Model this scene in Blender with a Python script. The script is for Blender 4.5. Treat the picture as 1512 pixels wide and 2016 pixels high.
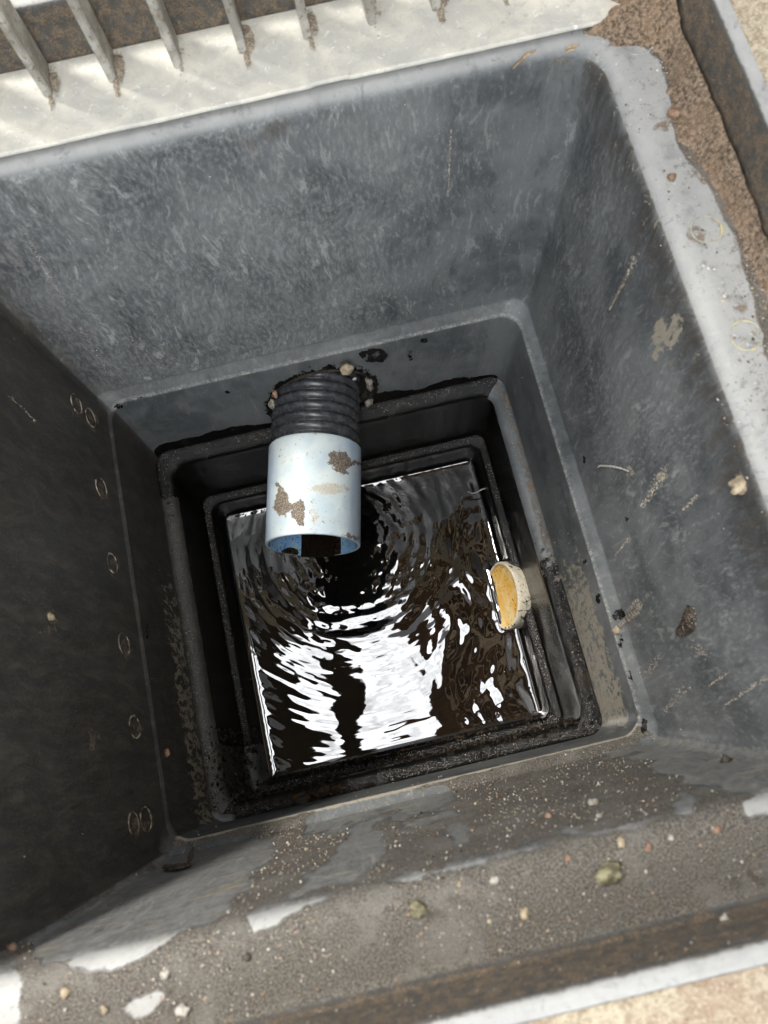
import bpy, bmesh, math, random
import numpy as np
from mathutils import Vector, Matrix
from mathutils.bvhtree import BVHTree
random.seed(7); rng = np.random.default_rng(7)
S = bpy.context.scene
for o in list(bpy.data.objects): bpy.data.objects.remove(o)
U = 0.285                     # one build unit (half the basin's opening) in metres

# ------------------------------------------------------------------ camera
CAMP = np.array([0.0847683, -0.7688876, 1.9496679]); FPX = 1671.316
RW = np.array([[0.9742139628, -0.2205323257, -0.0476722978],
               [-0.2250232540, -0.9342397820, -0.2766957982],
               [0.0164830108, 0.2802882857, -0.9597743418]])
cam = bpy.data.cameras.new('camera'); co = bpy.data.objects.new('camera', cam)
S.collection.objects.link(co); S.camera = co
m = Matrix.Identity(4)
for i in range(3):
    m[i][0] = RW[0][i]; m[i][1] = -RW[1][i]; m[i][2] = -RW[2][i]; m[i][3] = CAMP[i]*U
co.matrix_world = m
cam.sensor_fit = 'VERTICAL'; cam.sensor_height = 36; cam.sensor_width = 27
cam.lens = FPX/2016*36; cam.clip_start = 0.02; cam.clip_end = 500
cam.dof.use_dof = True; cam.dof.focus_distance = 1.08; cam.dof.aperture_fstop = 8.5
def topx(P):                  # build units -> pixel of the 1512x2016 photograph
    X = (np.asarray(P)-CAMP)@RW.T
    return np.stack([756+FPX*X[:, 0]/X[:, 2], 1008+FPX*X[:, 1]/X[:, 2]], 1)
def ray(px, py):
    return np.array([(px-756)/FPX, (py-1008)/FPX, 1.0])@RW
def unp(px, py, axis=2, val=0.0):
    d = ray(px, py); return CAMP+d*(val-CAMP[axis])/d[axis]

# ------------------------------------------------------------------ light
SUN_EL, SUN_AZ = 60, 146      # azimuth measured counter-clockwise from +x
W = bpy.data.worlds.new('World'); S.world = W; W.use_nodes = True
nt = W.node_tree; nt.nodes.clear()
def N(t, ty, **k):
    n = t.nodes.new(ty)
    for a, v in k.items(): setattr(n, a, v)
    return n
def math_(t, op, a, b=None, c=None, clamp=False):
    n = N(t, 'ShaderNodeMath', operation=op); n.use_clamp = clamp
    for i, v in enumerate((a, b, c)):
        if v is None: continue
        if isinstance(v, (int, float)): n.inputs[i].default_value = v
        else: t.links.new(v, n.inputs[i])
    return n.outputs[0]
def mixc(t, f, a, b, blend='MIX'):
    n = N(t, 'ShaderNodeMix', data_type='RGBA', blend_type=blend)
    for s, v in ((n.inputs[0], f), (n.inputs[6], a), (n.inputs[7], b)):
        if isinstance(v, (int, float)): s.default_value = v
        elif isinstance(v, tuple): s.default_value = (*v, 1) if len(v) == 3 else v
        else: t.links.new(v, s)
    return n.outputs[2]
def ramp(t, v, lo, hi, a=0., b=1.):
    n = N(t, 'ShaderNodeMapRange'); n.interpolation_type = 'SMOOTHSTEP'
    t.links.new(v, n.inputs[0])
    for i, x in enumerate((lo, hi, a, b)): n.inputs[i+1].default_value = x
    return n.outputs[0]
def noise(t, vec, scale, detail=4, rough=.55, dist=0., out='Fac'):
    n = N(t, 'ShaderNodeTexNoise'); t.links.new(vec, n.inputs['Vector'])
    n.inputs['Scale'].default_value = scale; n.inputs['Detail'].default_value = detail
    n.inputs['Roughness'].default_value = rough; n.inputs['Distortion'].default_value = dist
    return n.outputs[out]
sky = N(nt, 'ShaderNodeTexSky', sky_type='NISHITA'); sky.sun_disc = False
sky.sun_elevation = math.radians(SUN_EL); sky.sun_rotation = math.radians(90-SUN_AZ)
sky.dust_density = 3; sky.air_density = 1
tc = N(nt, 'ShaderNodeTexCoord'); sep = N(nt, 'ShaderNodeSeparateXYZ'); nt.links.new(tc.outputs['Generated'], sep.inputs[0])
zc = math_(nt, 'MAXIMUM', sep.outputs[2], .05)
uu = math_(nt, 'DIVIDE', sep.outputs[0], zc); vv = math_(nt, 'DIVIDE', sep.outputs[1], zc)
cmb = N(nt, 'ShaderNodeCombineXYZ'); nt.links.new(uu, cmb.inputs[0]); nt.links.new(vv, cmb.inputs[1])
wob = math_(nt, 'MULTIPLY', math_(nt, 'SUBTRACT', noise(nt, cmb.outputs[0], 14, 3), .5), .075)
u2 = math_(nt, 'ADD', uu, wob)
# broken cloud: bright bank added near the zenith to whiten the mirroring water, with clear sky to the left and one narrow gap
left = ramp(nt, uu, -.32, -.26); right = ramp(nt, u2, .10, .16, 1, 0)
gapc = math_(nt, 'ABSOLUTE', math_(nt, 'ADD', u2, .082)); gap = ramp(nt, gapc, .013, .018)
far = ramp(nt, math_(nt, 'ADD', vv, wob), .155, .175, 1, 0)
bank = math_(nt, 'MULTIPLY', math_(nt, 'MULTIPLY', left, right), far)
cl = ramp(nt, noise(nt, cmb.outputs[0], 1.6, 6, .6), .40, .62)
away = ramp(nt, math_(nt, 'ABSOLUTE', uu), .30, .6)
cl = math_(nt, 'MULTIPLY', cl, away)
bgS = N(nt, 'ShaderNodeBackground'); hs = N(nt, 'ShaderNodeHueSaturation'); hs.inputs['Saturation'].default_value = .55; nt.links.new(sky.outputs[0], hs.inputs['Color']); nt.links.new(hs.outputs[0], bgS.inputs[0]); bgS.inputs[1].default_value = .06
bgC = N(nt, 'ShaderNodeBackground'); bgC.inputs[0].default_value = (1, .98, .945, 1); bgC.inputs[1].default_value = 1.15
bgB = N(nt, 'ShaderNodeBackground'); bgB.inputs[0].default_value = (.96, .98, 1, 1); nt.links.new(ramp(nt, noise(nt, cmb.outputs[0], 22, 5, .6), .34, .62, 2.6, 6.0), bgB.inputs[1])
mA = N(nt, 'ShaderNodeMixShader'); nt.links.new(cl, mA.inputs[0]); nt.links.new(bgS.outputs[0], mA.inputs[1]); nt.links.new(bgC.outputs[0], mA.inputs[2])
mB = N(nt, 'ShaderNodeMixShader'); nt.links.new(bank, mB.inputs[0]); nt.links.new(mA.outputs[0], mB.inputs[1]); nt.links.new(bgB.outputs[0], mB.inputs[2])
wo = N(nt, 'ShaderNodeOutputWorld'); nt.links.new(mB.outputs[0], wo.inputs[0])
sl = bpy.data.lights.new('sun', 'SUN'); sl.energy = 2.7; sl.angle = math.radians(11); sl.color = (1, .95, .87)
so = bpy.data.objects.new('sun', sl); S.collection.objects.link(so)
e, a = math.radians(SUN_EL), math.radians(SUN_AZ)
so.rotation_euler = Vector((math.cos(e)*math.cos(a), math.cos(e)*math.sin(a), math.sin(e))).to_track_quat('Z', 'Y').to_euler()
S.view_settings.view_transform = 'Standard'; S.view_settings.look = 'None'
S.view_settings.exposure = 1.36; S.view_settings.gamma = 1

# ------------------------------------------------------------------ helpers
C = S.collection
def tag(o, label=None, cat=None, group=None, kind=None):
    for k, v in (('label', label), ('category', cat), ('group', group), ('kind', kind)):
        if v: o[k] = v
    return o
def link(name, me, parent=None, loc=None):
    o = bpy.data.objects.new(name, me); C.objects.link(o)
    if parent: o.parent = parent
    if loc is not None: o.location = Vector(loc)*U
    return o
def empty(name, loc=(0, 0, 0)):
    o = link(name, None, loc=loc); o.empty_display_size = .02; return o
def mesh(name, V, F, mat, parent=None, smooth=True, origin=None, attrs=None):
    V = np.asarray(V, float)
    org = np.zeros(3) if origin is None else np.asarray(origin, float)
    me = bpy.data.meshes.new(name); me.from_pydata([tuple(v) for v in (V-org)*U], [], [tuple(int(i) for i in f) for f in F])
    me.materials.append(mat)
    me.polygons.foreach_set('use_smooth', [smooth]*len(me.polygons))
    if attrs:
        for k, A in attrs.items():
            at = me.attributes.new(k, 'FLOAT_COLOR', 'POINT'); A4 = np.ones((len(V), 4), np.float32); A4[:, :A.shape[1]] = A
            at.data.foreach_set('color', A4.ravel())
    me.update()
    if parent is not None and origin is not None:
        po = np.array(parent.location)/U
        return link(name, me, parent, org-po)
    if parent is not None:
        o = link(name, me, parent); o.location = -Vector(parent.location); return o
    return link(name, me, None, org)
def grid_faces(nr, nc, closed=True):
    i = np.arange(nr-1)[:, None]; j = np.arange(nc if closed else nc-1)[None, :]
    j2 = (j+1) % nc
    return np.stack([i*nc+j, i*nc+j2, (i+1)*nc+j2, (i+1)*nc+j], -1).reshape(-1, 4)
def vnoise(P, seed=0):        # cheap value noise, P (n,2|3)
    P = np.asarray(P, float); f = np.floor(P).astype(np.int64); t = P-f; t = t*t*(3-2*t); d = P.shape[1]
    out = np.zeros(len(P))
    for c in range(2**d):
        w = np.ones(len(P)); h = np.full(len(P), seed*7919+17, np.int64)
        for k in range(d):
            b = (c >> k) & 1; w *= t[:, k] if b else 1-t[:, k]
            h = (h*73856093) ^ ((f[:, k]+b)*(19349663+k*8349277))
            h &= 0x7fffffff
        h = (h*1103515245+12345) & 0x7fffffff; h ^= h >> 13; h = (h*1274126177) & 0x7fffffff
        out += w*((h >> 8) & 0xffff)/65535.
    return out
def fbm(P, o=4, seed=0):
    s = 0; a = 1; n = 0; P = np.asarray(P, float)
    for k in range(o): s = s+a*vnoise(P*2**k, seed+k*13); n += a; a *= .5
    return s/n
def polydist(Q, poly):        # signed: positive inside
    poly = np.asarray(poly, float); n = len(poly); ins = np.zeros(len(Q), bool); dm = np.full(len(Q), 1e9)
    for i in range(n):
        a, b = poly[i], poly[(i+1) % n]
        ab = b-a; t = np.clip(((Q-a)@ab)/(ab@ab+1e-9), 0, 1); dm = np.minimum(dm, np.hypot(*(Q-a-t[:, None]*ab).T))
        c = ((a[1] > Q[:, 1]) != (b[1] > Q[:, 1]))
        with np.errstate(divide='ignore', invalid='ignore'):
            x = (b[0]-a[0])*(Q[:, 1]-a[1])/(b[1]-a[1])+a[0]
        ins ^= c & (Q[:, 0] < x)
    return np.where(ins, dm, -dm)
def linedist(Q, pts):
    dm = np.full(len(Q), 1e9); pts = np.asarray(pts, float)
    for a, b in zip(pts[:-1], pts[1:]):
        ab = b-a; t = np.clip(((Q-a)@ab)/(ab@ab+1e-9), 0, 1); dm = np.minimum(dm, np.hypot(*(Q-a-t[:, None]*ab).T))
    return dm
sm = lambda x, a, b: (lambda t: t*t*(3-2*t))(np.clip((x-a)/(b-a), 0, 1))

# ------------------------------------------------------------------ materials
def newmat(name):
    M = bpy.data.materials.new(name); M.use_nodes = True; t = M.node_tree; t.nodes.clear()
    out = N(t, 'ShaderNodeOutputMaterial'); b = N(t, 'ShaderNodeBsdfPrincipled'); t.links.new(b.outputs[0], out.inputs[0])
    g = N(t, 'ShaderNodeNewGeometry'); s = N(t, 'ShaderNodeVectorMath', operation='SCALE'); t.links.new(g.outputs['Position'], s.inputs[0]); s.inputs['Scale'].default_value = 1/U
    return M, t, b, s.outputs[0]
def setin(t, b, name, v):
    s = b.inputs[name]
    if isinstance(v, (int, float)): s.default_value = v
    elif isinstance(v, tuple): s.default_value = (*v, 1)
    else: t.links.new(v, s)
def bump(t, b, h, strength=.3, dist=.004):
    n = N(t, 'ShaderNodeBump'); n.inputs['Strength'].default_value = strength; n.inputs['Distance'].default_value = dist*U
    t.links.new(h, n.inputs['Height']); t.links.new(n.outputs[0], b.inputs['Normal'])
def scalev(t, P, v):
    n = N(t, 'ShaderNodeVectorMath', operation='MULTIPLY'); t.links.new(P, n.inputs[0]); n.inputs[1].default_value = v; return n.outputs[0]

def basin_material():
    M, t, b, P = newmat('weathered_grey_plastic')
    def attr(n):
        a = N(t, 'ShaderNodeAttribute', attribute_name=n); s = N(t, 'ShaderNodeSeparateColor'); t.links.new(a.outputs['Color'], s.inputs[0]); return s.outputs
    A = attr('mask'); B = attr('mask2')
    mud0, dust0, wet0 = A; grime0, lime0, rust0 = B
    nl = noise(t, P, 3.2, 5); nm = noise(t, P, 14, 6, .6); wrp = N(t, 'ShaderNodeVectorMath', operation='ADD'); t.links.new(P, wrp.inputs[0]); wn = N(t, 'ShaderNodeVectorMath', operation='SCALE'); t.links.new(noise(t, P, 3, 2, .5, 0, 'Color'), wn.inputs[0]); wn.inputs['Scale'].default_value = .13; t.links.new(wn.outputs[0], wrp.inputs[1]); PW = wrp.outputs[0]
    nf = noise(t, scalev(t, PW, (1, 1, .35)), 85, 8, .74); nff = noise(t, P, 260, 3, .6)
    streak = noise(t, scalev(t, PW, (12, 12, 2.2)), 1.5, 8, .68, .8)
    col = mixc(t, ramp(t, nl, .35, .65), (.070, .078, .083), (.145, .155, .158))
    col = mixc(t, math_(t, 'MULTIPLY', ramp(t, nm, .42, .72), .5), col, (.15, .165, .175))
    col = mixc(t, math_(t, 'MULTIPLY', ramp(t, streak, .52, .66), .2), col, (.24, .255, .26))
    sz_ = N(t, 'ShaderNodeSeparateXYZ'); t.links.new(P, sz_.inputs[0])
    chalk_sheen = ramp(t, math_(t, 'ADD', sz_.outputs[2], math_(t, 'MULTIPLY', ramp(t, sz_.outputs[1], .8, 1.0), -.02)), -.055, -.015)  # paler towards the top: UV chalking plus sky sheen painted on lip and flange
    chalk_sheen = math_(t, 'MAXIMUM', chalk_sheen, math_(t, 'MULTIPLY', ramp(t, dust0, .82, 1.0), .36))  # bare front patches paled too, painting in their wet sheen
    col = mixc(t, math_(t, 'MULTIPLY', chalk_sheen, .8), col, mixc(t, nm, (.30, .31, .31), (.50, .495, .47)))
    col = mixc(t, math_(t, 'MULTIPLY', ramp(t, noise(t, scalev(t, P, (9, 9, .8)), 1.2, 5, .6), .55, .75), .35), col, (.045, .05, .055))
    sx_ = noise(t, scalev(t, PW, (.45, 1.6, 2.4)), 13, 9, .72)
    bare_ = math_(t, 'MULTIPLY', ramp(t, dust0, .82, 1.0), math_(t, 'SUBTRACT', 1, ramp(t, sz_.outputs[2], -.05, -.01)))
    col = mixc(t, math_(t, 'MULTIPLY', bare_, ramp(t, sx_, .40, .60)), col, mixc(t, nm, (.10, .105, .11), (.15, .145, .13)))
    col = mixc(t, math_(t, 'MULTIPLY', bare_, ramp(t, sx_, .54, .64)), col, (.34, .30, .22))
    # pale dusty film
    dsum = math_(t, 'ADD', math_(t, 'MULTIPLY', math_(t, 'MINIMUM', dust0, .45), .55), math_(t, 'MULTIPLY', math_(t, 'SUBTRACT', nf, .5), 1.1))
    dfac = ramp(t, dsum, .14, .46)
    col = mixc(t, math_(t, 'MULTIPLY', dfac, .55), col, (.35, .355, .35))
    spk = ramp(t, nff, .70, .76); col = mixc(t, math_(t, 'MULTIPLY', spk, .7), col, (.5, .49, .46))
    drip = noise(t, scalev(t, P, (34, 34, 1.6)), 1.0, 6, .7, .8)
    col = mixc(t, math_(t, 'MULTIPLY', ramp(t, drip, .60, .70), math_(t, 'MULTIPLY', ramp(t, nl, .4, .65), .5)), col, (.30, .31, .31))
    crisp = noise(t, scalev(t, PW, (1, 1, .25)), 26, 10, .76, .4)
    col = mixc(t, math_(t, 'MULTIPLY', ramp(t, crisp, .56, .62), math_(t, 'MULTIPLY', math_(t, 'ADD', dust0, .25), .65)), col, (.40, .41, .40))
    col = mixc(t, math_(t, 'MULTIPLY', ramp(t, crisp, .46, .34), .42), col, (.030, .034, .037))
    # brown film
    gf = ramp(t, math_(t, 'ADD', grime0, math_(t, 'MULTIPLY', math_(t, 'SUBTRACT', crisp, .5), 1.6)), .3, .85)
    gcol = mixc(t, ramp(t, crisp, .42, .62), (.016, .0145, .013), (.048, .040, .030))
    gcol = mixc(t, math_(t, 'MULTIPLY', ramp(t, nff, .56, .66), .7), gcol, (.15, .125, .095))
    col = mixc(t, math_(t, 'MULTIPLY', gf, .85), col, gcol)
    # lime / clay residue, also the painted highlight on the wall edge
    lsum = math_(t, 'ADD', lime0, math_(t, 'MULTIPLY', math_(t, 'SUBTRACT', noise(t, scalev(t, PW, (1, 1, .5)), 36, 9, .74, .3), .5), 2.0))
    lf = ramp(t, lsum, .62, .72)
    col = mixc(t, math_(t, 'MULTIPLY', lf, .9), col, mixc(t, nf, (.23, .205, .16), (.39, .355, .29)))
    # mud
    msum = math_(t, 'ADD', mud0, math_(t, 'MULTIPLY', math_(t, 'SUBTRACT', noise(t, PW, 13, 10, .74), .5), 1.7))
    mf = ramp(t, msum, .36, .64)
    mc = mixc(t, ramp(t, nff, .38, .64), (.040, .035, .029), (.21, .19, .16))
    mc = mixc(t, ramp(t, nm, .35, .7), mc, mixc(t, ramp(t, nff, .4, .7), (.07, .065, .058), (.23, .21, .18)))
    mc = mixc(t, math_(t, 'MULTIPLY', ramp(t, noise(t, PW, 7, 8, .7), .47, .62), .6), mc, (.19, .18, .16))
    mc = mixc(t, math_(t, 'MULTIPLY', ramp(t, noise(t, PW, 10, 8, .72), .56, .68), .7), mc, (.055, .045, .034))
    fleck = N(t, 'ShaderNodeTexVoronoi'); t.links.new(P, fleck.inputs['Vector']); fleck.inputs['Scale'].default_value = 60
    sc = N(t, 'ShaderNodeSeparateColor'); t.links.new(fleck.outputs['Color'], sc.inputs[0])
    fk = math_(t, 'MULTIPLY', ramp(t, fleck.outputs['Distance'], .14, .2, 1, 0), math_(t, 'GREATER_THAN', sc.outputs[0], .88))
    mc = mixc(t, fk, mc, mixc(t, sc.outputs[1], (.42, .36, .28), (.36, .24, .16)))
    col = mixc(t, mf, col, mc)
    # rust / orange silt
    rs = math_(t, 'ADD', rust0, math_(t, 'MULTIPLY', math_(t, 'SUBTRACT', noise(t, P, 34, 9, .74), .5), 1.7))
    rf = ramp(t, rs, .45, .66)
    col = mixc(t, math_(t, 'MULTIPLY', rf, .85), col, mixc(t, ramp(t, nff, .35, .65), (.075, .057, .038), (.28, .21, .14)))
    # wet
    ws = math_(t, 'ADD', wet0, math_(t, 'MULTIPLY', math_(t, 'SUBTRACT', noise(t, scalev(t, P, (1, 1, .5)), 26, 8, .7), .5), 1.1))
    wf = ramp(t, ws, .47, .55)
    wc = mixc(t, ramp(t, nm, .5, .75), (.003, .003, .003), (.016, .010, .005))
    wc = mixc(t, math_(t, 'MULTIPLY', ramp(t, noise(t, P, 9, 5, .6, 1.), .56, .68), .35), wc, (.05, .05, .048))
    col = mixc(t, wf, col, wc)
    setin(t, b, 'Base Color', col)
    ro = math_(t, 'ADD', .40, math_(t, 'MULTIPLY', nm, .22))
    ro = math_(t, 'MAXIMUM', ro, math_(t, 'MULTIPLY', math_(t, 'MAXIMUM', mf, dfac), .8))
    ro = math_(t, 'MULTIPLY_ADD', wf, math_(t, 'SUBTRACT', math_(t, 'MULTIPLY_ADD', nm, .2, .0), ro), ro)
    setin(t, b, 'Roughness', ro); setin(t, b, 'Specular IOR Level', math_(t, 'MULTIPLY_ADD', wf, -.08, .5))
    h = math_(t, 'ADD', math_(t, 'MULTIPLY', streak, .35), math_(t, 'MULTIPLY', nf, .25))
    h = math_(t, 'ADD', h, math_(t, 'MULTIPLY', mf, math_(t, 'MULTIPLY_ADD', nff, 1.8, math_(t, 'MULTIPLY_ADD', noise(t, P, 45, 6, .7), 2.5, .5))))
    h = math_(t, 'ADD', h, math_(t, 'MULTIPLY', rf, nff))
    h = math_(t, 'ADD', h, math_(t, 'MULTIPLY', wf, math_(t, 'MULTIPLY_ADD', noise(t, P, 150, 4, .7), 1.5, math_(t, 'MULTIPLY', noise(t, P, 32, 3), 1.5))))
    bump(t, b, h, .55, .006)
    return M
def simple(name, c1, c2, scale=20, rough=.6, c3=None, fscale=200, bs=.3, bd=.004, spec=.5, thr=(.4, .65)):
    M, t, b, P = newmat(name)
    n1 = noise(t, P, scale, 5, .6); n2 = noise(t, P, fscale, 4, .6)
    col = mixc(t, ramp(t, n1, *thr), c1, c2)
    if c3: col = mixc(t, ramp(t, n2, .56, .66), col, c3)
    setin(t, b, 'Base Color', col); setin(t, b, 'Roughness', rough); b.inputs['Specular IOR Level'].default_value = spec
    bump(t, b, math_(t, 'ADD', n1, math_(t, 'MULTIPLY', n2, .6)), bs, bd)
    return M
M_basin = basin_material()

# ------------------------------------------------------------------ catch basin
K = 10
def ring(x0, x1, y0, y1, r, z, n):    # n points per straight side
    pts = []; sd = []
    cs = [((x1-r, y1-r), 0), ((x0+r, y1-r), 90), ((x0+r, y0+r), 180), ((x1-r, y0+r), 270)]
    st = [((x1-r, y1), (x0+r, y1)), ((x0, y1-r), (x0, y0+r)), ((x0+r, y0), (x1-r, y0)), ((x1, y0+r), (x1, y1-r))]
    for k in range(4):
        c, a0 = cs[k]
        for i in range(K):
            a = math.radians(a0+90*i/K); pts.append((c[0]+r*math.cos(a), c[1]+r*math.sin(a), z)); sd.append(k if i > K/2 else (k-1) % 4)
        A, B = np.array(st[k][0]), np.array(st[k][1])
        for i in range(n):
            q = A+(B-A)*i/n; pts.append((q[0], q[1], z)); sd.append(k)
    return pts, sd                    # sides: 0 back, 1 left, 2 front, 3 right
prof = [ # outward offset s (x0,x1,y0,y1 from s or explicit), z, r
 ('e', -1.268, 1.268, -1.262, 1.372, .05, .197), ('e', -1.262, 1.262, -1.256, 1.366, .05, .206), ('e', -1.235, 1.235, -1.228, 1.338, .05, .206),
 ('e', -1.226, 1.226, -1.219, 1.329, .05, .198), ('e', -1.212, 1.212, -1.205, 1.316, .06, .03), ('e', -1.200, 1.200, -1.193, 1.304, .06, .004),
 ('e', -1.18, 1.18, -1.175, 1.285, .06, 0), (1.06, 0, .13), (1.035, -.004, .125), (1.018, -.014, .12), (1.006, -.030, .115), (1.0, -.05, .105), (.985, -.22, .06),
 (.899, -1.148, .062), (.898, -1.154, .066), (.895, -1.159, .07), (.860, -1.199, .082), (.857, -1.202, .082), (.855, -1.208, .08), (.8545, -1.215, .08),
 (.838, -1.728, .07), (.839, -1.742, .07), (.833, -1.752, .07), (.822, -1.757, .068), (.80, -1.762, .066), (.783, -1.772, .064), (.772, -1.790, .062), (.768, -1.815, .06),
 (.766, -2.235, .055), (.768, -2.252, .055), (.765, -2.268, .055), (.757, -2.277, .054), (.742, -2.280, .052), (.728, -2.287, .05), (.719, -2.30, .05), (.714, -2.33, .05),
 (.702, -2.484, .05), (.692, -2.70, .05)]
rows = []
for q in prof:
    if q[0] == 'e': rows.append(list(q[1:]))
    else: s, z, r = q; rows.append([-s, s, -s, s, r, z])
rows = np.array(rows); full = [rows[0]]
for a_, b_ in zip(rows[:-1], rows[1:]):
    L = max(abs(b_-a_)[[0, 1, 2, 3, 5]].max(), 0); k = max(1, int(math.ceil(L/.0125)))
    for i in range(1, k+1): full.append(a_+(b_-a_)*i/k)
full = np.array(full); NS = 150; NC = 4*(NS+K)
V = []; 
for f in full:
    pts, sd = ring(f[0], f[1], f[2], f[3], f[4], f[5], NS); V.append(pts)
V = np.array(V); side = np.tile(np.array(sd), (len(full), 1)); NR = len(full)
# the left wall runs on to the lower edge almost without a step
wv = V.reshape(-1, 3).copy(); zz = wv[:, 2]
sflat = side.ravel(); wgt = (sflat == 1)*sm(.93-np.abs(wv[:, 1]), 0, .16)*((zz < -.05) & (zz > -1.203))
sT = 1.0+(.866-1.0)*(-zz-.05)/1.15; wv[:, 0] = wv[:, 0]*(1-wgt)+(-sT)*wgt
# slight warp of the moulded walls
amp = sm(-zz, .0, .3)*(1-sm(-zz, .95, 1.12))
wv[:, :2] *= (1+(amp*.012*(fbm(wv*1.3, 2, 3)-.5))[:, None])
V = wv; side = side.ravel(); zz = V[:, 2]
hx, hz, hr = -.008, -1.545, .222
F = grid_faces(NR, NC)
Q = topx(V)
n1 = fbm(V*3, 4, 1); n2 = fbm(V*9, 3, 5)
mud = np.zeros(len(V)); dust = np.zeros(len(V)); wet = np.zeros(len(V)); grime = np.zeros(len(V)); lime = np.zeros(len(V)); rust = np.zeros(len(V))
outer = np.maximum(np.abs(V[:, 0]), np.maximum(-V[:, 1], V[:, 1]-.1))
fl = (zz > -.06) & (zz < .02)
wall = (zz <= -.03) & (zz > -1.19)
low = (zz <= -1.19) & (zz > -1.75)
fr, bk, lf_, rt = side == 2, side == 0, side == 1, side == 3
# front side: silt everywhere, bare patches cut out of it
up = fr & (zz > -1.2)
d = np.full(len(V), .95)
bare = [
 [(60, 1850), (345, 1672), (430, 1650), (500, 1638), (548, 1662), (520, 1700), (470, 1765), (420, 1808), (240, 1882), (80, 1900)],
 [(90, 1890), (230, 1874), (340, 1826), (425, 1795), (420, 1822), (345, 1842), (230, 1893), (140, 1908)],
 [(484, 1808), (500, 1785), (560, 1768), (610, 1752), (680, 1742), (672, 1760), (640, 1785), (560, 1805), (500, 1835)],
 [(585, 1745), (650, 1690), (706, 1622), (752, 1640), (756, 1662), (738, 1702), (690, 1742), (590, 1772), (545, 1782)],
 [(612, 1612), (690, 1582), (790, 1548), (880, 1542), (892, 1560), (872, 1592), (820, 1604), (770, 1592), (700, 1616), (650, 1636), (600, 1640)],
 [(782, 1612), (850, 1602), (922, 1594), (905, 1607), (850, 1616), (800, 1626)],
 [(884, 1626), (905, 1620), (922, 1634), (918, 1652), (895, 1654), (882, 1642)],
 [(1114, 1634), (1140, 1625), (1154, 1640), (1148, 1655), (1120, 1652)],
 [(1322, 1588), (1345, 1570), (1368, 1582), (1362, 1600), (1335, 1604)], [(1462, 1582), (1490, 1568), (1520, 1572), (1520, 1600), (1475, 1604)],
 [(700, 1748), (860, 1712), (985, 1672), (1110, 1648), (1240, 1618), (1345, 1588), (1350, 1600), (1240, 1636), (1100, 1664), (980, 1694), (830, 1722), (690, 1762)],
 [(1150, 1485), (1300, 1440), (1560, 1380), (1560, 1585), (1440, 1558), (1360, 1545), (1310, 1525), (1270, 1500)],
 [(-60, 1910), (20, 1905), (40, 1930), (38, 2016), (-60, 2100)], [(-200, 1700), (340, 1668), (120, 1800), (-200, 1900)],
 [(250, 1985), (275, 1968), (315, 1950), (325, 1962), (300, 1990), (275, 2010)]]
for i, pl in enumerate(bare):
    sd_ = polydist(Q[up], pl)+(n2[up]-.5)*50+(n1[up]-.5)*20
    d[up] = np.minimum(d[up], .95-.95*sm(sd_, -15, 15)*(.8 if i == 10 else 1))
mud[up] = d[up]
mud[fr & (zz > -.01) & (zz < .02)] = np.maximum(mud[fr & (zz > -.01) & (zz < .02)], .15)
dust[up] = .2+.8*(1-sm(mud[up], .2, .8)); lime[up] = .46; grime[up] = .30; lime[up & (zz > -.06)] = .3
# black muck on the front ledges
mud[fr & (zz < -1.75) & (zz > -2.5)] = .12
# right flange: dirt beyond a wandering edge
rf_ = rt & fl
sd_ = polydist(Q, [(1165, 45), (1235, 66), (1292, 120), (1312, 195), (1338, 290), (1372, 345), (1400, 390), (1452, 470), (1500, 640), (1540, 900), (1800, 900), (1700, 300), (1500, -80), (1200, -80)])+(n2-.5)*26
mud[rf_ | (bk & fl & (V[:, 0] > .9))] = (.9*sm(sd_, -10, 10))[rf_ | (bk & fl & (V[:, 0] > .9))]
rust[rf_] = (.43*sm(sd_, -85, -5)*sm(Q[:, 1], 150, 330)+.12*sm(sd_, -4, 30))[rf_]
for cx, cy, r_ in [(1325, 228, 16), (1322, 352, 14), (1382, 355, 18), (1375, 462, 20), (1300, 250, 16), (1456, 602, 12), (1400, 300, 12)]:
    k_ = rf_ & (np.hypot(Q[:, 0]-cx, Q[:, 1]-cy) < 2*r_); rust[k_] = np.maximum(rust[k_], .60*sm(-np.hypot(Q[k_, 0]-cx, (Q[k_, 1]-cy)*1.2)+r_+(n2[k_]-.5)*r_*2.2, -8, 6))
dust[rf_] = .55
# seat walls under the rim
seat = (zz > .0) & (zz < .2) & (outer > 1.19)
mud[seat] = np.where(zz[seat] < .19, .40, -.6)
rust[seat] = np.maximum(.8*(1-sm(zz[seat], .01, .05)), .56)*(zz[seat] < .188)
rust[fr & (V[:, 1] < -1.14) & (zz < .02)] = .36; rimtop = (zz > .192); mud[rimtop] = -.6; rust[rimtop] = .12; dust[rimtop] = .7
grime[seat] = .9
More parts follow.
